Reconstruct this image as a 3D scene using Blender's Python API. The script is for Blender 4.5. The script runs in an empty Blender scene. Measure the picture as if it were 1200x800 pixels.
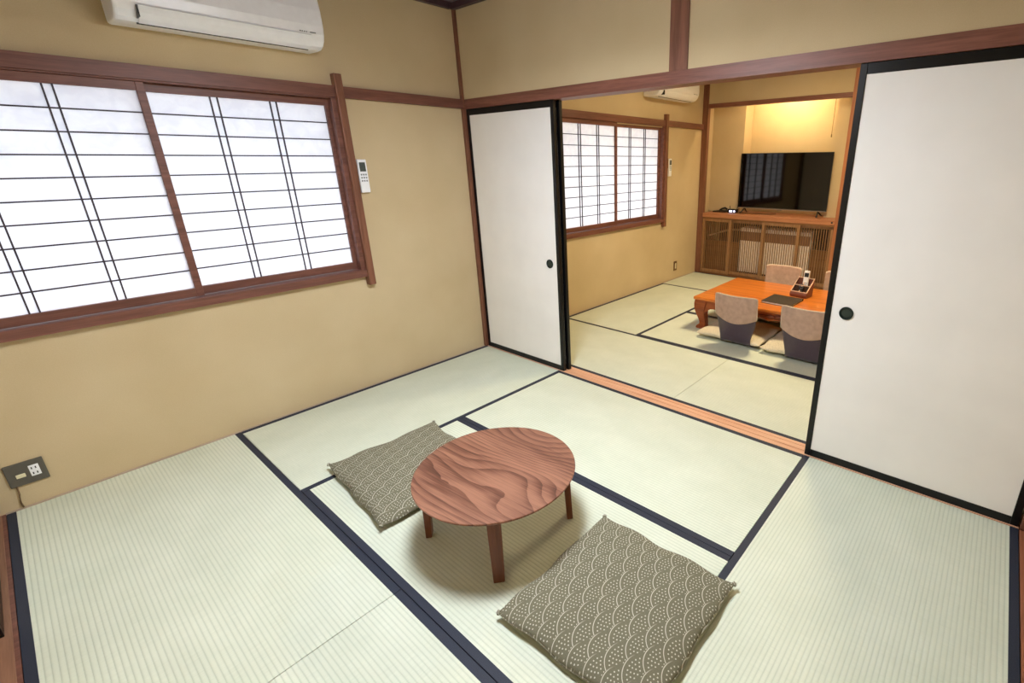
import bpy, bmesh, math, random
from mathutils import Vector, Matrix
random.seed(7)
S = bpy.context.scene
COL = S.collection
PI = math.pi
M = 0.86            # tatami width in metres; a mat is 0.86 x 1.72
T = 0.1053          # depth of the sliding-door track between the rooms
NX = 3.44           # room width (x), both rooms
YB = 3.545          # front plane of the alcove in the far room
CEIL = 2.43

# ------------------------------------------------------------------ colour
def lin(c):
    return tuple(((v/255)/12.92 if v/255 <= .04045 else ((v/255+.055)/1.055)**2.4) for v in c)
def rgba(c): return (*lin(c), 1)

# ------------------------------------------------------------------ node helper
class NT:
    def __init__(s, name):
        m = bpy.data.materials.new(name); m.use_nodes = True
        s.m = m; s.t = m.node_tree; s.n = s.t.nodes; s.l = s.t.links
        s.b = s.n['Principled BSDF']; s.out = s.n['Material Output']
        s.co = s.n.new('ShaderNodeTexCoord').outputs['Object']
    def link(s, a, b): s.l.new(a, b)
    def m_(s, op, a, b=None, c=None):
        n = s.n.new('ShaderNodeMath'); n.operation = op
        for i, v in enumerate((a, b, c)):
            if v is None: continue
            if isinstance(v, (int, float)): n.inputs[i].default_value = v
            else: s.link(v, n.inputs[i])
        return n.outputs[0]
    def sep(s, v):
        n = s.n.new('ShaderNodeSeparateXYZ'); s.link(v, n.inputs[0]); return n.outputs
    def mapv(s, scale=(1, 1, 1), rot=(0, 0, 0), loc=(0, 0, 0), src=None):
        n = s.n.new('ShaderNodeMapping'); s.link(src or s.co, n.inputs[0])
        n.inputs['Scale'].default_value = scale; n.inputs['Rotation'].default_value = rot; n.inputs['Location'].default_value = loc
        return n.outputs[0]
    def noise(s, v, scale, detail=3, rough=.5, dist=0):
        n = s.n.new('ShaderNodeTexNoise'); s.link(v, n.inputs['Vector'])
        n.inputs['Scale'].default_value = scale; n.inputs['Detail'].default_value = detail
        n.inputs['Roughness'].default_value = rough; n.inputs['Distortion'].default_value = dist
        return n.outputs['Fac']
    def ramp(s, f, stops):
        n = s.n.new('ShaderNodeValToRGB'); s.link(f, n.inputs[0]); e = n.color_ramp.elements
        while len(e) < len(stops): e.new(.5)
        for q, (p, c) in zip(e, stops): q.position = p; q.color = rgba(c)
        return n.outputs[0]
    def mix(s, f, a, b):
        n = s.n.new('ShaderNodeMix'); n.data_type = 'RGBA'
        if isinstance(f, (int, float)): n.inputs[0].default_value = f
        else: s.link(f, n.inputs[0])
        for k, v in ((6, a), (7, b)):
            if isinstance(v, tuple): n.inputs[k].default_value = rgba(v)
            else: s.link(v, n.inputs[k])
        return n.outputs[2]
    def color(s, c):
        if isinstance(c, tuple): s.b.inputs['Base Color'].default_value = rgba(c)
        else: s.link(c, s.b.inputs['Base Color'])
    def bump(s, h, strength=.3, dist=.002):
        n = s.n.new('ShaderNodeBump'); s.link(h, n.inputs['Height'])
        n.inputs['Strength'].default_value = strength; n.inputs['Distance'].default_value = dist
        s.link(n.outputs[0], s.b.inputs['Normal'])
    def rough(s, v, spec=None, coat=None):
        s.b.inputs['Roughness'].default_value = v
        if spec is not None: s.b.inputs['Specular IOR Level'].default_value = spec
        if coat is not None:
            s.b.inputs['Coat Weight'].default_value = coat; s.b.inputs['Coat Roughness'].default_value = .08

def plain(name, c, rough=.5, spec=.5, metal=0, var=.04, scale=30):
    t = NT(name)
    f = t.noise(t.co, scale, 3)
    d = tuple(max(0, v*(1-var)) for v in c); u = tuple(min(255, v*(1+var)) for v in c)
    t.color(t.ramp(f, [(.3, d), (.7, u)])); t.rough(rough, spec); t.b.inputs['Metallic'].default_value = metal
    return t.m

def wood(name, c1, c2, axis='x', k=1.0, rough=.45, spec=.4, coat=0, fine=1.0):
    t = NT(name)
    sc = {'x': (1.2, 22, 22), 'y': (22, 1.2, 22), 'z': (22, 22, 1.2)}[axis]
    v = t.mapv(tuple(a*k for a in sc))
    f = t.noise(v, 1.6, 5, .6, .6)
    g = t.noise(t.mapv(tuple(a*k*5 for a in sc)), 2.0, 3, .6)
    f2 = t.m_('ADD', t.m_('MULTIPLY', f, .7), t.m_('MULTIPLY', g, .3*fine))
    t.color(t.ramp(f2, [(.32, c1), (.62, c2)])); t.rough(rough, spec, coat)
    t.bump(f2, .08, .001)
    return t.m

def mat_tatami():
    t = NT('woven_rush')
    x, y, z = t.sep(t.co)
    w = .0150
    ph = t.m_('FRACT', t.m_('DIVIDE', y, w))
    tri = t.m_('ABSOLUTE', t.m_('SUBTRACT', ph, .5))          # 0 mid rib .. .5 groove
    hgt = t.m_('SUBTRACT', 1.0, t.m_('POWER', t.m_('MULTIPLY', tri, 2), 2.5))
    groove = t.m_('POWER', t.m_('MULTIPLY', tri, 2), 3.0)
    fib = t.noise(t.mapv((420, 14, 1)), 1.0, 2, .6)           # rushes run across the mat
    blot = t.noise(t.mapv((3, 5, 1)), 1.0, 3, .55)
    c = t.ramp(t.m_('ADD', t.m_('MULTIPLY', fib, .45), t.m_('MULTIPLY', blot, .55)), [(.3, (206, 213, 193)), (.7, (226, 231, 213))])
    c = t.mix(t.m_('MULTIPLY', groove, .40), c, (160, 174, 152))  # weave shading between the ribs, put into the colour on top of the bump
    t.color(c); t.rough(.62, .35)
    t.bump(t.m_('ADD', hgt, t.m_('MULTIPLY', fib, .12)), .55, .0016)
    return t.m

def mat_cloth_border():
    t = NT('navy_cloth_border')
    f = t.noise(t.mapv((600, 600, 1)), 1, 2)
    t.color(t.ramp(f, [(.3, (30, 34, 46)), (.7, (54, 60, 76))])); t.rough(.6, .3); return t.m

def mat_wall():
    t = NT('sand_plaster')
    f = t.noise(t.co, 260, 3, .7); g = t.noise(t.co, 2.2, 3, .5)
    c = t.ramp(t.m_('ADD', t.m_('MULTIPLY', f, .4), t.m_('MULTIPLY', g, .6)), [(.3, (196, 175, 137)), (.7, (212, 193, 157))])
    t.color(c); t.rough(.85, .2); t.bump(f, .25, .001); return t.m

def mat_paper():
    t = NT('shoji_paper')
    f = t.noise(t.mapv((1, 1.5, 1.5)), 9, 4, .55, 1.2)
    c = t.ramp(f, [(.35, (243, 243, 247)), (.65, (252, 252, 254))])
    tr = t.n.new('ShaderNodeBsdfTranslucent'); di = t.n.new('ShaderNodeBsdfDiffuse'); mx = t.n.new('ShaderNodeMixShader')
    t.link(c, tr.inputs[0]); t.link(c, di.inputs[0]); mx.inputs[0].default_value = .45
    t.link(tr.outputs[0], mx.inputs[1]); t.link(di.outputs[0], mx.inputs[2]); mx.inputs[0].default_value = .5
    t.link(mx.outputs[0], t.out.inputs[0]); return t.m

def mat_seigaiha(name, base, line, R=.0625, ang=PI/2):
    """overlapping fans with a pale rim and scattered dots; fans open toward local +x, apex toward -x"""
    t = NT(name); m = t.m_
    x, y, z = t.sep(t.co)
    a = m('DIVIDE', y, 2*R); b = m('DIVIDE', m('MULTIPLY', x, -1), R/2)
    jb = m('FLOOR', b); fr = m('SUBTRACT', b, jb)
    par = m('MULTIPLY', m('FRACT', m('MULTIPLY', jb, .5)), 1.0)      # 0 or .5
    def lat(p):  # signed lateral distance in units of R
        return m('MULTIPLY', m('SUBTRACT', m('FRACT', m('ADD', m('ADD', a, p), .5)), .5), 2)
    Lp = lat(par); Lo = lat(m('SUBTRACT', .5, par))
    D1 = m('MULTIPLY', m('ADD', fr, 1), .5); D2 = m('MULTIPLY', fr, .5); D3 = m('MULTIPLY', m('SUBTRACT', fr, 1), .5)
    def dist(L, D): return m('SQRT', m('ADD', m('MULTIPLY', L, L), m('MULTIPLY', D, D)))
    d1, d2, d3 = dist(Lo, D1), dist(Lp, D2), dist(Lo, D3)
    m1 = m('LESS_THAN', d1, 1); m2 = m('LESS_THAN', d2, 1)
    def sel(k, p, q): return m('ADD', m('MULTIPLY', k, p), m('MULTIPLY', m('SUBTRACT', 1, k), q))
    d = sel(m1, d1, sel(m2, d2, d3)); L = sel(m1, Lo, sel(m2, Lp, Lo)); D = sel(m1, D1, sel(m2, D2, D3))
    rim = m('MULTIPLY', m('MULTIPLY', m('GREATER_THAN', d, .945), m('LESS_THAN', d, .985)), m('MINIMUM', 1.0, m('MAXIMUM', .0, m('MULTIPLY', m('SUBTRACT', .55, L), 2.2))))
    rs = .165
    q = m('DIVIDE', d, rs); ring = m('FLOOR', q); qf = m('MULTIPLY', m('SUBTRACT', m('SUBTRACT', q, ring), .5), rs)
    rm = m('MULTIPLY', m('ADD', ring, .5), rs); th = m('ARCTAN2', L, D)
    s = .20
    tq = m('ADD', m('DIVIDE', m('MULTIPLY', th, rm), s), m('MULTIPLY', m('SINE', m('MULTIPLY', ring, 2.3)), 2.7))
    tf = m('MULTIPLY', m('SUBTRACT', m('FRACT', tq), .5), s)
    dot = m('LESS_THAN', m('ADD', m('MULTIPLY', qf, qf), m('MULTIPLY', tf, tf)), .036**2)
    dot = m('MULTIPLY', dot, m('MULTIPLY', m('LESS_THAN', d, .825), m('GREATER_THAN', m('COSINE', th), .30)))
    pat = m('MAXIMUM', rim, dot)
    f = t.noise(t.mapv((500, 500, 500)), 1, 2)
    c = t.mix(t.m_('MULTIPLY', pat, .85), t.ramp(f, [(.3, tuple(v*.93 for v in base)), (.7, tuple(min(255, v*1.07) for v in base))]), line)
    t.color(c); t.rough(.9, .1); t.bump(f, .2, .0006)
    return t.m

def mat_walnut():
    t = NT('walnut_veneer')
    x, y, z = t.sep(t.co)
    w = t.noise(t.mapv((1.1, 2.7, 1), loc=(.35, .1, 0)), 1.3, 1.2, .35, .1)
    w2 = t.noise(t.mapv((5, 16, 1)), 1.0, 2, .5)
    ph = t.m_('ADD', t.m_('ADD', t.m_('MULTIPLY', y, 30), t.m_('MULTIPLY', w, 15)), t.m_('MULTIPLY', w2, .5))
    saw = t.m_('POWER', t.m_('FRACT', ph), 2.2)
    fib = t.noise(t.mapv((6, 230, 1)), 1, 3, .65)
    big = t.noise(t.mapv((1.6, 11, 1)), 1, 3, .6)
    f = t.m_('SUBTRACT', t.m_('ADD', t.m_('MULTIPLY', fib, .55), t.m_('MULTIPLY', big, .75)), t.m_('MULTIPLY', saw, .26))
    t.color(t.ramp(f, [(.24, (68, 40, 30)), (.46, (108, 69, 53)), (.74, (152, 107, 85))])); t.rough(.42, .35)
    return t.m

def emis(name, c, k):
    t = NT(name); t.b.inputs['Base Color'].default_value = rgba(c)
    t.b.inputs['Emission Color'].default_value = rgba(c); t.b.inputs['Emission Strength'].default_value = k
    return t.m

MT = dict(
    tatami=mat_tatami(), heri=mat_cloth_border(), wall=mat_wall(), paper=mat_paper(),
    wy=wood('reddish_timber_y', (92, 56, 46), (130, 84, 70), 'y'), wx=wood('reddish_timber_x', (102, 62, 50), (142, 92, 76), 'x'),
    wz=wood('reddish_timber_z', (100, 62, 46), (140, 92, 70), 'z'),
    ox=wood('orange_timber_x', (150, 94, 62), (190, 130, 92), 'x'), oz=wood('orange_timber_z', (150, 90, 56), (184, 120, 80), 'z'),
    brown_z=wood('brown_lattice_wood', (124, 88, 56), (156, 116, 80), 'z'), brown_x=wood('brown_rail_wood', (100, 64, 38), (128, 88, 54), 'x'),
    shiki=wood('threshold_wood', (206, 150, 116), (232, 184, 148), 'x', rough=.4), shiki_y=wood('threshold_wood_y', (130, 78, 52), (170, 108, 78), 'y', rough=.4),
    floorwood=wood('board_floor', (124, 88, 68), (160, 118, 92), 'x', k=.8),
    sub=plain('subfloor', (90, 80, 66), .9), ceil=wood('ceiling_board', (92, 78, 82), (110, 94, 96), 'x'), ceiltrim=wood('dark_cornice', (60, 42, 48), (80, 58, 62), 'x'),
    lattice=plain('dark_lattice', (52, 38, 44), .5), fusuma=plain('fusuma_paper', (240, 237, 233), .75, .2, var=.012, scale=4),
    black=plain('black_lacquer', (8, 8, 10), .3, .4), pull=plain('dark_green_metal', (40, 52, 50), .35, .5, .6), pullin=plain('pull_dish', (62, 74, 70), .3, .5, .6),
    white=plain('white_plastic', (244, 245, 248), .28, .5, var=.01), grey=plain('grey_plastic', (120, 122, 126), .5), blackp=plain('black_plastic', (14, 14, 15), .4),
    screen=plain('tv_glass', (2, 2, 3), .05, .5, var=.0), silver=plain('silver_plastic', (150, 140, 128), .35, .5, .5), lcd=plain('grey_display', (70, 80, 78), .3),
    plate=plain('grey_metal_plate', (96, 92, 84), .45, .5, .3), bplate=plain('brown_plate', (112, 82, 50), .5), cream=plain('cream_plastic', (236, 228, 190), .45),
    base=wood('pale_base_strip', (176, 156, 136), (196, 176, 154), 'y'), walnut=mat_walnut(),
    legw=wood('walnut_leg', (84, 46, 28), (118, 68, 44), 'z', rough=.4), legend=plain('leg_end', (60, 34, 24), .6),
    cush=mat_seigaiha('olive_fan_cloth', (115, 112, 93), (208, 205, 188)), cushdark=plain('brown_piping', (84, 68, 50), .8),
    lcush=plain('beige_speckled_cloth', (206, 196, 172), .9, .1, var=.10, scale=160), velvet=plain('taupe_velvet', (184, 156, 140), .85, .15, var=.06, scale=24),
    shell=plain('plum_lacquered_ply', (74, 62, 76), .3, .5, var=.03), piping=plain('pale_piping', (206, 188, 168), .7),
    table=wood('orange_lacquered_wood', (176, 84, 20), (228, 134, 48), 'x', k=.7, rough=.3, coat=.5), tabled=wood('lacquered_wood_dark', (120, 52, 18), (168, 84, 34), 'x', k=.8, rough=.35, coat=.3),
    carve=wood('carved_apron_wood', (88, 38, 14), (130, 60, 24), 'x', rough=.4), folder=plain('dark_brown_leatherette', (48, 40, 34), .5), page=plain('white_pages', (226, 224, 218), .7),
    holder=plain('redbrown_leatherette', (116, 66, 52), .4), pale=plain('pale_edge', (226, 190, 160), .5), hold_in=plain('brown_lining', (96, 66, 46), .7),
    heat=plain('white_enamel', (244, 230, 218), .4), heatb=plain('brown_enamel_band', (120, 84, 66), .5),
    cable=plain('black_cable', (16, 16, 18), .5), pipe=plain('beige_pipe', (150, 130, 106), .5), cord=plain('cord', (120, 96, 52), .7), cordend=plain('cord_pull', (110, 88, 44), .5), brcord=plain('brown_cord', (120, 92, 62), .6),
    lampbody=plain('lamp_housing', (224, 222, 216), .5),
    lampW=emis('cool_lamp_diffuser', (240, 246, 255), 39), lampY=emis('warm_lamp_diffuser', (255, 232, 186), 40), tube=emis('warm_tube', (255, 230, 182), 56),
    led=emis('router_lights', (214, 214, 255), 2.5),
)

# ------------------------------------------------------------------ mesh helpers
def BM(): return bmesh.new()
def bx(bm, x0, x1, y0, y1, z0, z1):
    vs = [bm.verts.new(p) for p in ((x0,y0,z0),(x1,y0,z0),(x1,y1,z0),(x0,y1,z0),(x0,y0,z1),(x1,y0,z1),(x1,y1,z1),(x0,y1,z1))]
    for f in ((3,2,1,0),(4,5,6,7),(0,1,5,4),(1,2,6,5),(2,3,7,6),(3,0,4,7)): bm.faces.new([vs[i] for i in f])
    return bm
def box(*a): return bx(BM(), *a)
def prism(bm, pts, ax, a0, a1):
    """extrude 2-D polygon along axis ax; pts in the other two axes, in xyz order"""
    def P(p, a):
        return {'x': (a, p[0], p[1]), 'y': (p[0], a, p[1]), 'z': (p[0], p[1], a)}[ax]
    A = [bm.verts.new(P(p, a0)) for p in pts]; B = [bm.verts.new(P(p, a1)) for p in pts]; n = len(pts)
    bm.faces.new(A[::-1]); bm.faces.new(B)
    for i in range(n): bm.faces.new((A[i], A[(i+1) % n], B[(i+1) % n], B[i]))
    return bm
def lathe(bm, prof, c=(0, 0), n=48, ax='z'):
    rings = []
    for r, h in prof:
        ring = []
        for i in range(n):
            a = 2*PI*i/n; p = (c[0]+r*math.cos(a), c[1]+r*math.sin(a))
            q = {'z': (p[0], p[1], h), 'y': (p[0], h, p[1]), 'x': (h, p[0], p[1])}[ax]
            ring.append(bm.verts.new(q))
        rings.append(ring)
    for A, B in zip(rings, rings[1:]):
        for i in range(n): bm.faces.new((A[i], A[(i+1) % n], B[(i+1) % n], B[i]))
    bm.faces.new(rings[0][::-1]); bm.faces.new(rings[-1]); return bm
def tube(bm, pts, r, n=8):
    pts = [Vector(p) for p in pts]; rings = []
    for i, p in enumerate(pts):
        d = (pts[min(i+1, len(pts)-1)]-pts[max(i-1, 0)]).normalized()
        u = d.cross(Vector((0, 0, 1)))
        if u.length < .1: u = d.cross(Vector((1, 0, 0)))
        u.normalize(); v = d.cross(u)
        rings.append([bm.verts.new(p+u*r*math.cos(2*PI*k/n)+v*r*math.sin(2*PI*k/n)) for k in range(n)])
    for A, B in zip(rings, rings[1:]):
        for i in range(n): bm.faces.new((A[i], A[(i+1) % n], B[(i+1) % n], B[i]))
    bm.faces.new(rings[0][::-1]); bm.faces.new(rings[-1]); return bm
def sections(bm, secs):
    """loft quads: secs = [(cx,cy,hx,hy,z)]"""
    R = []
    for cx, cy, hx, hy, z in secs:
        R.append([bm.verts.new((cx+sx*hx, cy+sy*hy, z)) for sx, sy in ((-1,-1),(1,-1),(1,1),(-1,1))])
    for A, B in zip(R, R[1:]):
        for i in range(4): bm.faces.new((A[i], A[(i+1) % 4], B[(i+1) % 4], B[i]))
    bm.faces.new(R[0][::-1]); bm.faces.new(R[-1]); return bm

def obj(name, bm, mat, parent=None, bevel=0, smooth=False, loc=None, seg=2, rot=None):
    bmesh.ops.recalc_face_normals(bm, faces=bm.faces)
    me = bpy.data.meshes.new(name); bm.to_mesh(me); bm.free(); me.materials.append(mat)
    o = bpy.data.objects.new(name, me); COL.objects.link(o)
    if loc: o.location = loc
    if rot: o.rotation_euler = rot
    if parent: o.parent = parent
    if smooth:
        for p in me.polygons: p.use_smooth = True
    if bevel:
        m = o.modifiers.new('bevel', 'BEVEL'); m.width = bevel; m.segments = seg; m.limit_method = 'ANGLE'; m.angle_limit = math.radians(40)
    return o
def tag(o, label, cat=None, group=None, kind=None):
    o['label'] = label
    if cat: o['category'] = cat
    if group: o['group'] = group
    if kind: o['kind'] = kind
    return o
def thing(name, label, cat, loc=(0, 0, 0), rotz=0, group=None, kind=None):
    o = bpy.data.objects.new(name, None); COL.objects.link(o); o.location = loc; o.rotation_euler = (0, 0, rotz)
    o.empty_display_size = .05
    return tag(o, label, cat, group, kind)
def dup(root, loc=None, rotz=None, label=None, group=None):
    def cp(o, parent):
        c = o.copy(); COL.objects.link(c)
        if parent: c.parent = parent
        for ch in list(kids[o]): cp(ch, c)
        return c
    kids = {}
    def reg(o):
        kids[o] = list(o.children)
        for ch in kids[o]: reg(ch)
    reg(root)
    r = cp(root, None)
    if loc is not None: r.location = loc
    if rotz is not None: r.rotation_euler = (0, 0, rotz)
    if label: r['label'] = label
    if group: r['group'] = group
    return r
def struct(name, bm, mat, label, cat, **k):
    o = obj(name, bm, mat, **k); return tag(o, label, cat, kind='structure')

# ------------------------------------------------------------------ shell of the two rooms
WX = -.012
struct('floor', box(-.15, NX+.25, -2.95, 4.2, -.10, -.045), MT['sub'], 'floor under the tatami mats of both rooms', 'floor')
# board floor beyond the mats behind the camera side
struct('trim_1', box(WX, NX+.12, -2.80, -2.592, -.045, 0), MT['floorwood'], 'brown board threshold along the near edge of the mats, bottom left corner', 'threshold', bevel=.002)
struct('trim_2', box(WX, NX, -2.592, -2.5805, -.045, -.001), MT['wy'], 'thin dark strip between the near tatami mat and the board threshold', 'trim')
struct('trim_3', box(NX+.002, NX+.12, -2.59, -.002, -.045, .0), MT['shiki_y'], 'orange-brown threshold along the right edge of the mats', 'threshold', bevel=.002)
# left wall with the two openings
W1 = (-2.60, -.885); W2 = (.93, 2.645); ZW = (.79, 1.79)
bm = BM()
y0, y1 = -2.95, 4.2
for a, b in ((y0, W1[0]), (W1[1], W2[0]), (W2[1], y1)): bx(bm, WX-.10, WX, a, b, -.045, CEIL)
for w in (W1, W2):
    bx(bm, WX-.10, WX, w[0], w[1], -.045, ZW[0]); bx(bm, WX-.10, WX, w[0], w[1], ZW[1], CEIL)
struct('wall_left', bm, MT['wall'], 'sand-coloured plaster wall with both paper windows, left side', 'wall')
struct('wall_near', box(-.15, NX+.3, -2.95, -2.80, -.045, CEIL), MT['wall'], 'plaster wall behind the viewer', 'wall')
bm = BM(); bx(bm, NX+.12, NX+.25, -2.80, 4.2, -.045, CEIL); bx(bm, NX, NX+.12, T, 4.2, -.045, CEIL)
struct('wall_right', bm, MT['wall'], 'plaster wall on the right side of both rooms', 'wall')
struct('wall_middle', box(WX, NX+.12, .004, T-.004, 1.851, CEIL), MT['wall'], 'plaster wall above the sliding doors between the rooms', 'wall')
bm = BM(); bx(bm, -.15, NX+.25, -2.95, 4.2, CEIL, CEIL+.04)
struct('ceiling', bm, MT['ceil'], 'ceiling of dull boards over both rooms', 'ceiling')
# far wall: above alcove, right of alcove
bm = BM(); bx(bm, .063, 1.70, YB+.01, YB+.06, 2.09, CEIL); bx(bm, 1.762, NX, YB+.01, YB+.08, -.045, CEIL)
struct('wall_far', bm, MT['wall'], 'plaster wall above and beside the television alcove in the far room', 'wall')
bm = BM()
bx(bm, WX, 1.76, 4.085, 4.2, 0, CEIL)                    # back of alcove
bx(bm, WX, .423, 3.845, 4.085, .795, CEIL)               # pier at left
bx(bm, 1.492, 1.76, 3.845, 4.085, .795, CEIL)            # pier at right
bx(bm, 1.705, 1.76, YB+.082, 3.843, 0, CEIL); bx(bm, 1.705, 1.76, 3.843, 4.085, 0, .79)
struct('wall_alcove', bm, MT['wall'], 'plaster back wall and shallow piers of the lit alcove', 'wall')
struct('trim_4', box(.423, 1.492, YB+.06, 4.085, 2.30, 2.33), MT['ceil'], 'board soffit inside the top of the alcove', 'trim')
# cornice
bm = BM()
bx(bm, 0, NX, -.034, .004, 2.394, CEIL); bx(bm, WX, .024, -2.80, -.034, 2.394, CEIL)
struct('trim_5', bm, MT['ceiltrim'], 'dark cornice moulding where walls meet the near room ceiling', 'trim', bevel=.003)
bm = BM()
bx(bm, 0, NX, T-.004, T+.034, 2.394, CEIL); bx(bm, WX, .024, T+.034, YB, 2.394, CEIL)
struct('trim_6', bm, MT['ceiltrim'], 'dark cornice moulding of the far room', 'trim', bevel=.003)
# posts and beams
struct('trim_7', box(WX-.004, .0115, -.014, T+.014, 0, CEIL), MT['wz'], 'slim reddish corner post between left wall and sliding doors', 'post', bevel=.002)
struct('trim_8', box(NX+.003, NX+.115, .0, T, 0, CEIL), MT['wz'], 'reddish post at the right end of the sliding doors', 'post', bevel=.003)
bm = BM(); bx(bm, .012, NX+.002, 0, .004, 1.791, 1.853); bx(bm, .012, NX+.002, .004, T, 1.791, 1.851)
struct('trim_9', bm, MT['wx'], 'long reddish lintel beam over the sliding doors', 'beam')
struct('trim_10', box(1.697, 1.80, -.003, T+.003, 1.853, 2.394), MT['wz'], 'short upright post on the wall above the lintel beam', 'post')
struct('trim_11', box(WX, .018, -2.80, -.0145, 1.793, 1.853), MT['wy'], 'reddish rail along the left wall over the paper window', 'rail', bevel=.0015)
struct('trim_12', box(WX, .018, T+.0145, YB-.0045, 1.803, 1.865), MT['wy'], 'reddish rail along the far room wall over its window', 'rail', bevel=.0015)
struct('baseboard_left', box(WX, -.001, -2.58, -.0145, -.04, .004), MT['base'], 'thin pale strip where the left wall meets the mats', 'baseboard')
struct('baseboard_far', box(WX, -.001, T+.0145, YB-.0045, -.04, .004), MT['base'], 'thin pale strip at the foot of the far room left wall', 'baseboard')
# threshold between rooms (two grooves)
bm = BM(); bx(bm, .012, NX, .001, T-.001, -.045, -.002)
for a, b in ((.001, .010), (.040, .050), (.080, T-.001)): bx(bm, .012, NX, a, b, -.002, .0015)
struct('trim_13', bm, MT['shiki'], 'pale orange wooden threshold between the two rooms', 'threshold')
# alcove posts and lintel
struct('trim_14', box(WX+.001, .063, YB-.004, YB+.06, 0, CEIL), MT['wz'], 'reddish post at the left edge of the alcove', 'post', bevel=.003)
struct('trim_15', box(1.70, 1.762, YB-.004, YB+.08, 0, CEIL), MT['oz'], 'orange-brown post at the right edge of the alcove', 'post', bevel=.003)
struct('trim_16', box(.063, 1.70, YB-.001, YB+.05, 2.045, 2.092), MT['wx'], 'reddish lintel across the top of the alcove', 'beam', bevel=.002)

# ------------------------------------------------------------------ tatami mats
BW = .029
def make_mat(label, cx, cy, rot, group):
    g = .0012
    o = obj('tatami_mat', box(-M+g, M-g, -M/2+BW, M/2-BW, -.045, 0), MT['tatami'], loc=(cx, cy, 0), rot=(0, 0, rot))
    tag(o, label, 'tatami mat', group)
    for s in (-1, 1):
        a, b = sorted((s*(M/2-g), s*(M/2-BW)))
        obj('cloth_border', box(-M+g, M-g, a, b, -.045, .0012), MT['heri'], o, bevel=.0008, seg=1)
    return o
first = None
mats_near = [
    ('green tatami mat running along the left wall up to the sliding door corner', .5*M, -1*M, PI/2),
    ('pale tatami mat in the near left corner by the wall outlet', 1*M, -2.5*M, 0),
    ('pale ribbed tatami mat at the bottom edge, right of the near left corner mat', 3*M, -2.5*M, 0),
    ('tatami mat between the round table and the threshold to the far room', 2*M, -.5*M, 0),
    ('tatami mat that the round table stands on', 2*M, -1.5*M, 0),
    ('tatami mat in front of the large right sliding door', 3.5*M, -1*M, PI/2)]
Y2 = T
mats_far = [
    ('far room tatami mat just past the threshold, beside the left wall', 1*M, Y2+.5*M, 0),
    ('far room tatami mat past the threshold, partly behind the right sliding door', 3*M, Y2+.5*M, 0),
    ('far room tatami mat running along the left wall under the window', .5*M, Y2+2*M, PI/2),
    ('far room tatami mat under the front floor chairs of the low table', 2*M, Y2+1.5*M, 0),
    ('far room tatami mat under the back of the low table', 2*M, Y2+2.5*M, 0),
    ('far room tatami mat hidden mostly by the right sliding door', 3.5*M, Y2+2*M, PI/2),
    ('far room tatami mat in the corner before the lattice cabinet', 1*M, Y2+3.5*M, 0),
    ('far room tatami mat at the right end of the lattice cabinet', 3*M, Y2+3.5*M, 0)]
for l, cx, cy, r in mats_near: make_mat(l, cx, cy, r, 'tatami mats of the near room')
for l, cx, cy, r in mats_far: make_mat(l, cx, cy, r, 'tatami mats of the far room')

# ------------------------------------------------------------------ sliding doors
def sliding(name, label, x0, x1, y, pullx, z1=1.79, back=False, y2=None):
    o = thing(name, label, 'sliding door', (x0, y, 0), kind='structure')
    w = x1-x0; d = .026; e = .027; tr = .040; br = .037
    obj('paper_panel', box(e, w-e, .004, d-.004, br, z1-tr), MT['fusuma'], o)
    bm = BM(); bx(bm, 0, e, 0, d, .0, z1); bx(bm, w-e, w, 0, d, .0, z1); bx(bm, e, w-e, 0, d, 0, br); bx(bm, e, w-e, 0, d, z1-tr, z1)
    obj('lacquer_frame', bm, MT['black'], o, bevel=.002)
    if pullx is not None:
        px = pullx-x0
        p = obj('pull_handle', lathe(BM(), [(.030, .004), (.030, -.001), (.024, -.002), (.022, .003), (.001, .003)], (px, .775), 32, 'y'), MT['pull'], o, smooth=False)
        obj('pull_dish', lathe(BM(), [(.019, .0028), (.019, .0015), (.001, .0015)], (px, .775), 32, 'y'), MT['pullin'], p)
    return o
sliding('door_1', 'narrow-looking white sliding door with black frame, front one at the left corner', .013, .872, .011, .778)
sliding('door_2', 'white sliding door standing directly behind the left corner door', .02, .884, .052, None)
sliding('door_3', 'large white sliding door with black frame at the right side', 2.577, 3.437, .011, 2.668)
sliding('door_4', 'white sliding door standing behind the large right one', 2.574, 3.434, .052, None)
# sliding door on the near threshold, only its end peeps in at the left edge
sliding('door_5', 'black-framed sliding door whose lower corner shows at the left photo edge', .013, .882, -2.634, None)

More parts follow.
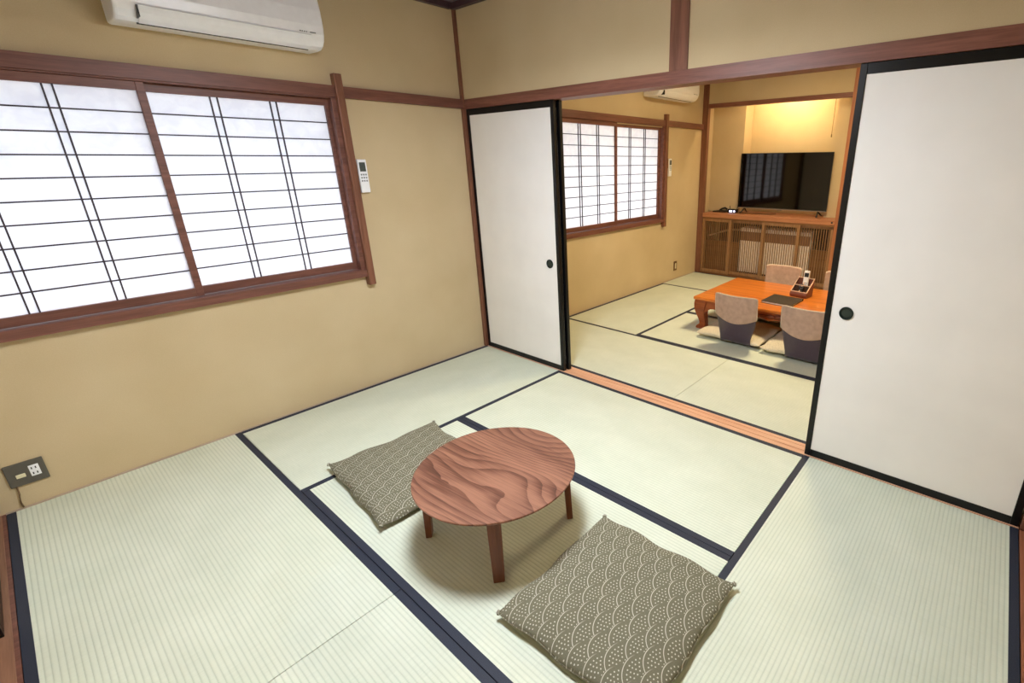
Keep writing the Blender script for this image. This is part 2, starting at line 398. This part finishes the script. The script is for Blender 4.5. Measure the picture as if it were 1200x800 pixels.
# ------------------------------------------------------------------ paper windows
def window(name, label, yr, z0, z1, mid, dz=0, flip=False):
    """yr = (y of left jamb, y of right jamb); sash rails on wall plane x=0"""
    o = thing(name, label, 'window', (0, 0, 0), kind='structure')
    a, b = yr
    bm = BM()
    bx(bm, WX-.10, .026, a-.02, b+.012, z0-.045, z0)            # sill
    bx(bm, WX-.10, .010, b-.018, b+.012, z0, z1)               # right jamb
    bx(bm, WX-.10, .010, a-.02, a, z0, z1)                     # left jamb
    bx(bm, WX-.10, .006, a-.02, b+.012, z1-.004, z1+.012)
    obj('window_frame', bm, MT['wy'], o, bevel=.002)
    obj('window_batten', box(WX, .034, b+.008, b+.052, z0-.10, z1+.125), MT['wz'], o, bevel=.003)
    for k, (s0, s1, xx) in enumerate(((a, mid+.016, -.022), (mid-.016, b-.006, -.052))):
        sash = BM(); st = .030
        bx(sash, xx-.012, xx+.012, s0, s0+st, z0+.003, z1-.004); bx(sash, xx-.012, xx+.012, s1-st, s1, z0+.003, z1-.004)
        bx(sash, xx-.012, xx+.012, s0+st, s1-st, z0+.003, z0+.045); bx(sash, xx-.012, xx+.012, s0+st, s1-st, z1-.040, z1-.004)
        so = obj('shoji_sash', sash, MT['wy'], o, bevel=.0015)
        g0, g1 = s0+st, s1-st; h0, h1 = z0+.045, z1-.040
        lat = BM(); hw = .0029
        for i in range(1, 10):
            z = h0+(h1-h0)*i/10; bx(lat, xx-.004, xx+.004, g0, g1, z-hw, z+hw)
        L = g1-g0
        for f in (1/3, 2/3):
            for e in (-.0150, .0150):
                c = g0+L*f+e; bx(lat, xx-.003, xx+.005, c-hw, c+hw, h0, h1)
        obj('lattice', lat, MT['lattice'], so)
        obj('paper', box(xx-.0065, xx-.0045, g0-.004, g1+.004, h0-.004, h1+.004), MT['paper'], so)
    return o
window('window_1', 'large paper window with thin dark lattice on the near left wall', (-2.575, -.885), .793, 1.790, -1.716)
window('window_2', 'smaller-looking paper window with lattice in the far room', (.955, 2.645), .800, 1.802, 1.785)

# ------------------------------------------------------------------ air conditioners
def aircon(label, y0, z0, rz=0):
    o = thing('air_conditioner', label, 'air conditioner', (0, y0, z0), group='wall air conditioners')
    W = .80; H = .285
    prof = [(-.010, H), (.14, H), (.172, H-.010), (.192, H-.04), (.205, .17), (.208, .10), (.203, .065), (.190, .036), (.168, .014), (.14, .002), (.10, 0), (-.010, .004)]
    obj('housing', prism(BM(), [(x, z) for x, z in prof], 'y', -W/2, W/2), MT['white'], o, bevel=.012, seg=3)
    # flap follows the lower front curve
    f = [(.2035, .058), (.198, .045), (.190, .033), (.170, .0125), (.1415, .0005)]
    fo = [(x+.0035, z-.0025) for x, z in f]
    obj('air_flap', prism(BM(), f+fo[::-1], 'y', -W/2+.075, W/2-.065), MT['white'], o, bevel=.001)
    bm = BM(); bx(bm, .1295, .1385, -W/2+.07, W/2-.068, -.0035, .006)
    bx(bm, .16, .2075, -W/2+.069, -W/2+.0735, .012, .055)
    obj('outlet_gap', bm, MT['blackp'], o)
    obj('panel_seam', box(.198, .2045, -W/2+.075, W/2-.065, .0595, .0605), MT['white'], o)
    bm = BM()
    for i, w in enumerate((.006, .004, .005, .004)): bx(bm, .2000, .2062, W/2-.12+i*.010, W/2-.12+i*.010+w, .066, .070)
    bx(bm, .2000, .2062, W/2-.072, W/2-.045, .066, .070)
    obj('marking', bm, MT['grey'], o)
    return o
a1 = aircon('white wall air conditioner above the near paper window', -1.362, 1.995)
a2 = dup(a1, (0, 2.64, 2.065), 0, 'white wall air conditioner high in the far room, cut off by the lintel')

def remote(label, y, z):
    o = thing('remote_control', label, 'remote control', (WX, y, z), group='wall remote controls')
    obj('cradle', box(0, .010, -.026, .026, 0, .09), MT['white'], o, bevel=.004)
    obj('body', box(.010, .026, -.028, .028, .0, .195), MT['white'], o, bevel=.005)
    obj('display', box(.0262, .0272, -.018, .018, .125, .178), MT['lcd'], o)
    bm = BM()
    for i in range(3):
        for j in range(3):
            bx(bm, .0262, .0275, -.018+j*.014, -.010+j*.014, .066+i*.018, .075+i*.018)
    b = obj('buttons', bm, MT['grey'], o); return o
r1 = remote('white remote control on the wall just right of the near window batten', -.790, 1.262)
r2 = dup(r1, (WX, 2.785, 1.268), 0, 'white remote control on the far room wall beside its window')

# wall outlets
o = thing('wall_outlet', 'grey double outlet plate low on the near left wall', 'outlet', (WX, -2.479, .106))
obj('plate', box(0, .010, -.058, .058, 0, .106), MT['plate'], o, bevel=.003)
s = obj('socket', box(.010, .0125, .010, .040, .030, .082), MT['white'], o, bevel=.002)
bm = BM()
for zz in (.043, .068):
    for yy in (.018, .030): bx(bm, .0125, .0132, yy-.0018, yy+.0018, zz-.005, zz+.005)
obj('socket_slots', bm, MT['blackp'], s)
s2 = obj('antenna_jack', box(.010, .014, -.032, -.004, .038, .056), MT['cream'], o, bevel=.002)
tag(o, 'grey double outlet plate low on the near left wall', 'outlet')
o2 = obj('antenna_cord', tube(BM(), [(-.004, -2.520, .108), (-.003, -2.523, .07), (-.004, -2.529, .03), (-.003, -2.527, .006)], .0028), MT['brcord'], smooth=True)
tag(o2, 'short brown cord hanging below the near outlet plate', 'cord')
o = thing('wall_outlet', 'small brown outlet plate low on the far room left wall', 'outlet', (WX, 3.013, .108))
obj('plate', box(0, .008, -.036, .036, 0, .12), MT['bplate'], o, bevel=.003)
obj('socket', box(.008, .011, -.013, .013, .025, .095), MT['cream'], o, bevel=.002)

# ------------------------------------------------------------------ round table
o = thing('round_table', 'low round walnut table between the two floor cushions', 'table', (1.751, -1.293, .0013))
RT = .3165
obj('tabletop', lathe(BM(), [(RT-.016, .259), (RT-.003, .270), (RT, .275), (RT, .278), (RT-.002, .280)], (0, 0), 128), MT['walnut'], o, rot=(0, 0, math.radians(4)))
for k in range(4):
    a = math.radians(49+90*k)
    bm = BM()
    sections(bm, [(0.016, 0, .012, .0200, 0), (0.006, 0, .014, .0245, .262)])
    L = obj('leg', bm, MT['legw'], o, bevel=.003, loc=(.270*math.cos(a), .270*math.sin(a), 0), rot=(0, 0, a))
bm = BM(); 
for a in (math.radians(49), math.radians(-41)):
    c, s_ = math.cos(a), math.sin(a)
    P = [(-.25, -.018), (.25, -.018), (.25, .018), (-.25, .018)]
    prism(bm, [(c*x-s_*y, s_*x+c*y) for x, y in P], 'z', .244 if a > 0 else .2445, .260)
obj('under_brace', bm, MT['legw'], o)

# ------------------------------------------------------------------ zabuton
def zabuton(name, label, cat, cx, cy, lx, ly, rot, mat, H=.060, group=None, z=0, pipe=True, seed=1, flat=.42):
    rnd = random.Random(seed); N = 44
    o = thing(name, label, cat, (cx, cy, z), rot, group)
    ph = [rnd.uniform(0, 6.28) for _ in range(8)]
    def pos(u, v, top):
        px = abs(u); py = abs(v)
        x = u*lx/2*(1-.012*(1-v*v)*(px**3)) ; y = v*ly/2*(1-.012*(1-u*u)*(py**3))
        x += .003*math.sin(9*v+ph[0])*px**4; y += .003*math.sin(8*u+ph[1])*py**4
        e = max(0, (1-px**3.2))*max(0, (1-py**3.2)); e = e**flat
        seam = .026+.005*math.sin(7*u+ph[2])*py**3+.005*math.sin(6*v+ph[3])*px**3+.008*(px*py)**4
        dimple = .008*math.exp(-((u+.05)**2+(v-.05)**2)/.02)
        wr = .0022*math.sin(5*u+3*v+ph[4])+.0016*math.sin(9*u-7*v+ph[5])+.0012*math.sin(14*v+4*u+ph[6])
        if top: zz = seam+(H-.022)*e-dimple*e+wr*e
        else: zz = seam-(.0245+.004*math.sin(6*(u+v)+ph[7])*.3)*min(1, e*1.6)
        return (x, y, max(zz, .001))
    bm = BM(); G = {}
    for top in (1, 0):
        for i in range(N+1):
            for j in range(N+1):
                edge = i in (0, N) or j in (0, N)
                if not top and edge: G[0, i, j] = G[1, i, j]; continue
                # denser rows towards the rim
                u = math.sin((i/N-.5)*PI); v = math.sin((j/N-.5)*PI)
                G[top, i, j] = bm.verts.new(pos(u, v, top))
        for i in range(N):
            for j in range(N): bm.faces.new((G[top, i, j], G[top, i+1, j], G[top, i+1, j+1], G[top, i, j+1]))
    obj('cushion_body', bm, mat, o, smooth=True)
    if pipe:
        pts = []
        for k in range(-20, 20): pts.append(pos(k/20, -1, 1))
        for k in range(-20, 20): pts.append(pos(1, k/20, 1))
        for k in range(20, -20, -1): pts.append(pos(k/20, 1, 1))
        for k in range(20, -21, -1): pts.append(pos(-1, k/20, 1))
        obj('seam_piping', tube(BM(), pts, .0030, 6), mat, o, smooth=True)
        for su in (-1, 1):
            for sv in (-1, 1):
                p = pos(su, sv, 1)
                obj('corner_tuft', lathe(BM(), [(.001, -.009), (.005, -.007), (.0075, 0), (.005, .007), (.001, .009)], (0, 0), 14), mat, o, smooth=True, loc=(p[0]*1.004, p[1]*1.004, p[2]), rot=(PI/2, 0, su*sv*PI/4))
    return o
zabuton('floor_cushion', 'grey-green fan-patterned floor cushion behind the round table, by the window side', 'cushion', 1.112, -1.318, .612, .553, math.radians(-4.5), MT['cush'], seed=3, group='fan-patterned floor cushions')
zabuton('floor_cushion', 'grey-green fan-patterned floor cushion in front of the round table, at bottom', 'cushion', 2.369, -1.290, .575, .572, math.radians(1.2), MT['cush'], seed=5, group='fan-patterned floor cushions')

# ------------------------------------------------------------------ low lacquered table in the far room
TX0, TX1, TY0, TY1 = 1.135, 2.66, 1.413, 2.330
tcx, tcy = (TX0+TX1)/2, (TY0+TY1)/2; hx, hy = (TX1-TX0)/2, (TY1-TY0)/2
o = thing('low_table', 'low orange-brown lacquered table with curved legs in the far room', 'table', (tcx, tcy, .0013))
obj('tabletop', box(-hx, hx, -hy, hy, .272, .300), MT['table'], o, bevel=.010, seg=4)
for sx in (-1, 1):
    for sy in (-1, 1):
        bm = BM(); secs = []
        for z, off, h in ((.272, -.006, .058), (.235, .000, .056), (.19, .004, .050), (.14, .000, .041), (.09, -.010, .034), (.055, -.016, .031), (.035, -.014, .032), (.028, -.008, .040), (.012, -.004, .046), (0, -.008, .040)):
            c = .062; secs.append((sx*(hx-c+off), sy*(hy-c+off), h, h, z))
        sections(bm, secs)
        obj('leg', bm, MT['tabled'], o, bevel=.008, seg=3)
def apron(L):
    """side-view outline (u, z): arched underside with bracket curves near the legs"""
    pts = [(-L, .272), (L, .272)]
    low = []
    for k in range(41):
        u = L-2*L*k/40; a = (L-abs(u))
        z = .205+.0*a
        if a < .10: z = .205-.075*(1-a/.10)**2.2
        low.append((u, z+.006*math.cos(u*40)*(a > .12)))
    return pts+low
bm = BM()
for s in (-1, 1):
    y = s*(hy-.035); prism(bm, apron(hx-.09), 'y', y-.012, y+.012)
for s in (-1, 1):
    x = s*(hx-.035); prism(bm, apron(hy-.09), 'x', x-.012, x+.012)
obj('apron', bm, MT['tabled'], o, bevel=.003)
for s in (-1, 1):
    bm = BM()
    for k in range(9):
        u = (k-4)*.065; r = .026-.002*abs(k-4)
        c = lathe(BM(), [(.002, -.008), (r*.6, -.007), (r, 0), (r*.6, .007), (.002, .008)], (0, 0), 16, 'y')
        bmesh.ops.scale(c, vec=(1.6, 1, .75), verts=c.verts); bmesh.ops.translate(c, vec=(u, s*(hy-.020), .236+.006*math.sin(k*2.1)), verts=c.verts)
        me = bpy.data.meshes.new('t'); c.to_mesh(me); bm.from_mesh(me); bpy.data.meshes.remove(me); c.free()
    obj('carving', bm, MT['carve'], o, smooth=True)

# ------------------------------------------------------------------ legless floor chairs
def chair_geom():
    # profile in (y, z): top of back -> down -> seat; sitter faces +y
    P = [(-.050, .430), (-.046, .40), (-.040, .34), (-.030, .27), (-.018, .20), (-.004, .13), (.008, .08), (.024, .042), (.060, .018), (.12, .012), (.25, .011), (.38, .011)]
    HW = [  .166, .168, .168, .167, .160, .142, .130, .128, .140, .170, .200, .190]
    # resample
    out = []
    for k in range(len(P)-1):
        for s in range(4):
            t = s/4; out.append((P[k][0]*(1-t)+P[k+1][0]*t, P[k][1]*(1-t)+P[k+1][1]*t, HW[k]*(1-t)+HW[k+1]*t))
    out.append((*P[-1], HW[-1])); return out
def shell_point(pr, t, out=0):
    y, z, hw = pr
    cz = max(0, min(1, (z-.03)/.15))
    return (t*hw, y+.040*cz*(t*t)-out, z)
def make_chair(label, cx, cy, rot):
    o = thing('floor_chair', label, 'floor chair', (cx, cy, 0), rot, 'legless floor chairs around the low table')
    prof = chair_geom(); N = 20
    bm = BM(); g = [[bm.verts.new(shell_point(p, -1+2*j/N)) for j in range(N+1)] for p in prof]
    for A, B in zip(g, g[1:]):
        for j in range(N): bm.faces.new((A[j], A[j+1], B[j+1], B[j]))
    s = obj('chair_shell', bm, MT['shell'], o, smooth=True); md = s.modifiers.new('th', 'SOLIDIFY'); md.thickness = .009; md.offset = 0
    # cover: from the top down to a sagging seam
    bm = BM(); g = []; K = 14
    ztop = .438
    def yz_at(z):
        for a, b in zip(prof, prof[1:]):
            if a[1] >= z >= b[1]:
                f = (a[1]-z)/(a[1]-b[1]+1e-9); return (a[0]+(b[0]-a[0])*f, z, a[2]+(b[2]-a[2])*f)
        return prof[0] if z > prof[0][1] else prof[-1]
    for k in range(K+1):
        row = []
        for j in range(N+1):
            t = -1+2*j/N
            zb = .205+.050*abs(t)**2; f = k/K
            tz = ztop-.012*max(0, (abs(t)-.90)/.10)**2
            z = tz+(zb-tz)*f; q = yz_at(z); x, y, _ = shell_point((q[0], z, q[2]+.006), t)
            row.append(bm.verts.new((x, y, z)))
        g.append(row)
    for A, B in zip(g, g[1:]):
        for j in range(N): bm.faces.new((A[j], A[j+1], B[j+1], B[j]))
    c = obj('backrest_cover', bm, MT['velvet'], o, smooth=True); md = c.modifiers.new('th', 'SOLIDIFY'); md.thickness = .026; md.offset = 0
    md = c.modifiers.new('bv', 'BEVEL'); md.width = .008; md.segments = 3; md.limit_method = 'ANGLE'
    # piping along the outline of the outer (rear) face
    def edge(z, t, zz=None):
        q = yz_at(z); x, y, _ = shell_point((q[0], z, q[2]+.007), t, .012); return (x, y, z)
    pts = [edge(.255, -1)]+[edge(.255+(.43-.255)*k/6, -1) for k in range(1, 7)]
    pts += [edge(ztop-.012*max(0, (abs(-1+2*k/16)-.9)/.1)**2, -1+2*k/16) for k in range(17)][1:-1]
    pts += [edge(.43-(.43-.255)*k/6, 1) for k in range(7)]
    obj('cover_piping', tube(BM(), pts, .0042, 6), MT['piping'], o, smooth=True)
    return o
ch = make_chair('taupe-backed legless floor chair, front left at the low table', 1.635, 1.205, 0)
dup(ch, (2.185, 1.165, 0), 0, 'taupe-backed legless floor chair nearest the right sliding door, front of the low table')
dup(ch, (1.545, 2.485, 0), PI, 'taupe-backed legless floor chair behind the low table, near the remote holder')
dup(ch, (2.115, 2.50, 0), PI, 'taupe-backed floor chair behind the table, half hidden by the right sliding door')
for i, (x, y, r, l) in enumerate(((1.56, 1.505, 0, 'beige floor cushion on the front left floor chair'), (2.13, 1.475, 0, 'beige floor cushion on the front floor chair nearest the right sliding door'),
     (1.52, 2.19, 0, 'beige floor cushion under the table, on the back left floor chair'), (2.09, 2.205, 0, 'beige floor cushion under the table, on the back right floor chair'))):
    zabuton('seat_cushion', l, 'cushion', x, y, .56, .54, r, MT['lcush'], H=.065, group='beige cushions around the low table', z=.016, pipe=False, seed=20+i, flat=.45)

# ------------------------------------------------------------------ things on the low table
o = thing('binder', 'dark brown information binder lying on the low table', 'binder', (1.822, 1.708, .3005), math.radians(-3))
obj('cover', box(-.128, .128, -.138, .138, 0, .0025), MT['folder'], o)
obj('cover', box(-.128, .128, -.138, .138, .0155, .018), MT['folder'], o, bevel=.001)
obj('spine', box(-.128, .128, .135, .138, .0025, .0155), MT['folder'], o)
obj('pages', box(-.122, .120, -.132, .135, .0027, .0153), MT['page'], o)
o = thing('remote_holder', 'red-brown slanted remote holder with pale rim on the low table', 'holder', (1.890, 1.985, .3005), math.radians(-8))
hw = .074
def yz(bm, pts, x0, x1): return prism(bm, pts, 'x', x0, x1)
side = [(-.060, 0), (.055, 0), (.075, .150), (.068, .152), (-.052, .050), (-.066, .030)]
for a_ in (-hw, hw-.004): obj('side_panel', yz(BM(), side, a_, a_+.004), MT['holder'], o, bevel=.001)
bm = BM(); yz(bm, [(-.060, 0), (-.066, .012), (-.069, .026), (-.063, .042), (-.055, .048), (-.050, .044), (-.056, .026), (-.052, .004)], -hw, hw)
yz(bm, [(.051, 0), (.055, 0), (.075, .150), (.071, .150)], -hw, hw); bx(bm, -hw+.004, hw-.004, -.055, .052, .0, .004)
obj('curved_shell', bm, MT['holder'], o, bevel=.002)
bm = BM()
def rim(y): return .047+(y+.055)/.128*.104
for x in (-hw+.003, 0, hw-.003):
    yz(bm, [(-.056, rim(-.056)-.003), (.073, rim(.073)-.003), (.073, rim(.073)+.004), (-.056, rim(-.056)+.004)], x-.0032, x+.0032)
for y in (-.054, .004, .071):
    bx(bm, -hw, hw, y-.003, y+.003, rim(y)-.003, rim(y)+.0042)
obj('pale_rim', bm, MT['pale'], o)
bm = BM(); bx(bm, -.0015, .0015, -.050, .062, .004, .05); bx(bm, -hw+.004, hw-.004, .0025, .0055, .004, rim(.004)-.004)
obj('divider', bm, MT['hold_in'], o)
def tv_remote(label, x, y, z, tilt, mat, w=.022, h=.185, rz=0):
    r = thing('handheld_remote', label, 'remote control', (x, y, z), rz, 'remotes in the holder')
    Rm = Matrix.Rotation(tilt, 3, 'X')
    def rb(*a):
        b = box(*a); bmesh.ops.rotate(b, cent=(0, 0, 0), matrix=Rm, verts=b.verts); return b
    obj('body', rb(-w, w, -.009, .009, 0, h), mat, r, bevel=.004)
    obj('display', rb(-w+.005, w-.005, -.0102, -.009, h-.055, h-.02), MT['blackp'], r)
    b = BM()
    for i in range(5):
        for j in range(3): bx(b, -w+.008+j*.011, -w+.014+j*.011, -.0102, -.009, .03+i*.018, .04+i*.018)
    bmesh.ops.rotate(b, cent=(0, 0, 0), matrix=Rm, verts=b.verts)
    obj('buttons', b, MT['grey'], r); return r
tv_remote('white air-conditioner remote standing tall in the back of the remote holder', 1.905, 2.005, .308, -.16, MT['white'], .023, .215)
tv_remote('short dark remote in the front of the remote holder', 1.892, 1.952, .308, -.05, MT['blackp'], .021, .085)

# ------------------------------------------------------------------ lattice cabinet in the alcove
o = thing('lattice_cabinet', 'built-in brown cabinet with slatted sliding doors under the television', 'cabinet', (0, YB, 0))
obj('countertop', box(.064, 1.699, -.003, .53, .742, .796), MT['ox'], o, bevel=.004)
bm = BM(); bx(bm, .064, 1.699, .002, .055, 0, .022); bx(bm, .064, 1.699, .002, .055, .722, .742)
obj('track_rail', bm, MT['brown_x'], o)
obj('back_board', box(.064, 1.699, .515, .53, .0, .742), MT['folder'], o)
obj('inner_floor', box(.064, 1.699, .055, .515, .0, .02), MT['brown_x'], o)
for x0_, x1_ in ((.066, .525), (1.445, 1.697)): obj('inner_board', box(x0_, x1_, .13, .145, .02, .43), MT['brown_x'], o)
def lat_door(x0, x1, y):
    d = thing('lattice_door', '', None, (x0, y, 0)); del d['label']; d.parent = o
    w = x1-x0; st = .036
    bm = BM(); bx(bm, 0, st, 0, .02, .023, .721); bx(bm, w-st, w, 0, .02, .023, .721); bx(bm, st, w-st, 0, .02, .023, .062); bx(bm, st, w-st, 0, .02, .690, .721)
    obj('door_frame', bm, MT['brown_z'], d, bevel=.0015)
    bm = BM(); n = max(4, round((w-2*st)/.0285)); p = (w-2*st)/n
    for i in range(n):
        c = st+p*(i+.5); bx(bm, c-.0044, c+.0044, .007, .013, .062, .690)
    obj('slats', bm, MT['brown_z'], d)
lat_door(.066, .474, .004); lat_door(.440, .912, .030); lat_door(.872, 1.332, .004); lat_door(1.292, 1.697, .030)
u = thing('heater_unit', 'pale boxy unit with brown band standing behind the cabinet slats', 'appliance', (.985, 3.70, .021))
obj('casing', box(-.445, .445, 0, .22, .03, .60), MT['heat'], u, bevel=.008)
obj('brown_band', box(-.440, .440, -.004, .001, .44, .555), MT['heatb'], u)
obj('plinth', box(-.43, .43, .01, .21, .0, .03), MT['blackp'], u)
p = obj('pipe', tube(BM(), [(.068, 3.70, .475), (.15, 3.70, .50), (.26, 3.70, .545), (.40, 3.70, .585), (.535, 3.72, .59)], .013), MT['pipe'], smooth=True)
tag(p, 'beige pipe slanting behind the leftmost cabinet slats', 'pipe')
k = obj('cord_clip', lathe(BM(), [(.001, -.012), (.009, -.010), (.010, 0), (.001, .0)], (0, 0), 16, 'y'), MT['blackp'], loc=(1.672, YB-.003, .772), smooth=True)
tag(k, 'tiny black knob at the right end of the alcove counter edge', 'knob')

# television
o = thing('television', 'large black flat television on the alcove counter', 'television', (.985, 3.775, .799))
obj('bezel', box(-.548, .548, 0, .022, .062, .722), MT['blackp'], o, bevel=.003)
obj('rear_housing', box(-.40, .40, .022, .055, .09, .45), MT['blackp'], o, bevel=.01)
obj('screen', box(-.541, .541, -.0012, .0005, .078, .716), MT['screen'], o)
obj('lower_trim', box(-.546, .546, -.003, 0, .062, .070), MT['silver'], o)
obj('sensor_bump', box(-.03, .03, -.002, .010, .050, .062), MT['silver'], o)
for s in (-1, 1):
    bm = BM(); x = s*.45
    for yy in (-.10, .11):
        tube(bm, [(x, .010, .066), (x+s*.012, .010+yy*.4, .035), (x+s*.02, .010+yy, .006)], .008, 8)
    obj('foot', bm, MT['blackp'], o, smooth=True)
# router and black box beside it
o = thing('router', 'small black router with lit display beside the television foot', 'router', (.395, 3.735, .796), math.radians(4))
obj('body', box(-.062, .062, -.03, .03, .0, .048), MT['blackp'], o, bevel=.006)
bm = BM()
for a, b in ((-.034, -.018), (-.014, .002), (.022, .038)): bx(bm, a, b, -.0315, -.030, .012, .032)
obj('lights', bm, MT['led'], o)
for s in (-.045, .045): obj('antenna', tube(BM(), [(s, .02, .04), (s*1.2, .025, .085)], .004), MT['blackp'], o, smooth=True)
o = thing('telephone', 'black telephone-like device left of the router on the counter', 'device', (.215, 3.745, .796), 0)
obj('body', prism(BM(), [(-.09, 0), (.09, 0), (.09, .022), (.045, .030), (-.09, .014)], 'y', -.05, .05), MT['blackp'], o, bevel=.004)
obj('handset', tube(BM(), [(.0, -.02, .024), (.03, -.02, .045), (.075, -.02, .058), (.105, -.02, .040)], .012), MT['blackp'], o, smooth=True)
c = obj('power_cable', tube(BM(), [(.45, 3.76, .80), (.50, 3.72, .802), (.56, 3.70, .802), (.66, 3.72, .802), (.80, 3.73, .802), (.90, 3.76, .803), (.93, 3.82, .803)], .004), MT['cable'], smooth=True)
tag(c, 'thin black cable lying under the television', 'cable')
# alcove light and its pull cord
o = thing('alcove_light', 'warm tube light hidden behind the alcove lintel', 'light', (.96, 3.72, 2.30))
obj('housing', box(-.32, .32, -.04, .04, -.05, 0), MT['lampbody'], o, bevel=.004)
obj('tube_lamp', tube(BM(), [(-.29, 0, -.068), (.29, 0, -.068)], .014, 12), MT['tube'], o, smooth=True)
bm = tube(BM(), [(1.475, 3.80, 2.30), (1.474, 3.80, 2.0), (1.474, 3.80, 1.712)], .0032, 6)
o = obj('pull_cord', bm, MT['cord']); tag(o, 'thin pull cord hanging at the right of the lit alcove', 'cord')
obj('cord_grip', lathe(BM(), [(.003, 1.674), (.007, 1.68), (.006, 1.70), (.003, 1.714)], (1.474, 3.80), 12), MT['cordend'], o, smooth=True)

# ------------------------------------------------------------------ ceiling lamps
def pendant(label, x, y, mat, zb, w=.22, h=.060):
    """square pendant: acrylic box in a thin wooden frame, hung by a cord"""
    o = thing('pendant_lamp', label, 'pendant lamp', (x, y, 0))
    bm = BM(); e = .012
    for z in (zb+.016, zb+h-e):
        for sx in (-1, 1): bx(bm, *sorted((sx*w, sx*(w+e))), -w-e, w+e, z, z+e); bx(bm, -w, w, *sorted((sx*w, sx*(w+e))), z, z+e)
    for sx in (-1, 1):
        for sy in (-1, 1): bx(bm, *sorted((sx*w, sx*(w+e))), *sorted((sy*w, sy*(w+e))), zb+.016, zb+h)
    obj('wooden_frame', bm, MT['wx'], o)
    obj('acrylic_shade', box(-w+.002, w-.002, -w+.002, w-.002, zb, zb+h-.004), mat, o, bevel=.008)
    obj('top_board', box(-w+.002, w-.002, -w+.002, w-.002, zb+h-.003, zb+h+.004), MT['wx'], o)  # unseen opaque cover, added to cut the lamp's upward light
    obj('hanging_cord', tube(BM(), [(0, 0, zb+h+.004), (0, 0, CEIL-.03)], .004), MT['cable'], o, smooth=True)
    obj('ceiling_rose', lathe(BM(), [(.02, CEIL-.035), (.045, CEIL-.02), (.045, CEIL-.0005)], (0, 0), 24), MT['lampbody'], o, smooth=True)
    return o
def flush_lamp(label, x, y, mat, r=.26):
    o = thing('ceiling_lamp', label, 'ceiling lamp', (x, y, CEIL))
    obj('housing', lathe(BM(), [(r+.02, -.045), (r+.03, -.03), (r+.03, -.0005)], (0, 0), 48), MT['lampbody'], o)
    obj('diffuser', lathe(BM(), [(.02, -.085), (r*.7, -.08), (r*.93, -.065), (r, -.046)], (0, 0), 48), mat, o, smooth=True)
    return o
pendant('square wood-framed pendant lamp with cool light over the round table', 1.77, -1.27, MT['lampW'], 2.00)
flush_lamp('round ceiling lamp with warm light over the far room table', 1.80, 1.90, MT['lampY'])

# ------------------------------------------------------------------ daylight outside the windows
def day(y, e):
    l = bpy.data.lights.new('daylight', 'AREA'); l.shape = 'RECTANGLE'; l.size = 2.1; l.size_y = 1.0; l.energy = e; l.color = (.93, .96, 1.0)
    q = bpy.data.objects.new('daylight', l); COL.objects.link(q); q.location = (-.62, y, .98)
    q.rotation_euler = (0, math.radians(-90), 0)
    d = Vector((1, 0, .16)); q.rotation_euler = d.to_track_quat('-Z', 'Y').to_euler()
day(-1.73, 10.2); day(1.79, 11)
w = bpy.data.worlds.new('World'); S.world = w; w.use_nodes = True
w.node_tree.nodes['Background'].inputs[0].default_value = (.75, .85, 1, 1); w.node_tree.nodes['Background'].inputs[1].default_value = .6

# ------------------------------------------------------------------ camera
cd = bpy.data.cameras.new('Camera'); cam = bpy.data.objects.new('Camera', cd); COL.objects.link(cam)
cam.location = (3.125326, -2.284418, 1.43018); cam.rotation_euler = (1.237, .0073, .671)
cd.sensor_width = 36; cd.sensor_fit = 'HORIZONTAL'; cd.lens = 563.9358/1200*36
cd.shift_x = -113.6715/1200; cd.shift_y = -14.5477/1200; cd.clip_start = .02
S.camera = cam
S.view_settings.view_transform = 'Standard'; S.view_settings.look = 'None'; S.view_settings.gamma = 1
S.view_settings.exposure = 1.12; S.view_settings.use_curve_mapping = False
S.cycles.max_bounces = 10; S.cycles.diffuse_bounces = 6; S.cycles.use_denoising = True
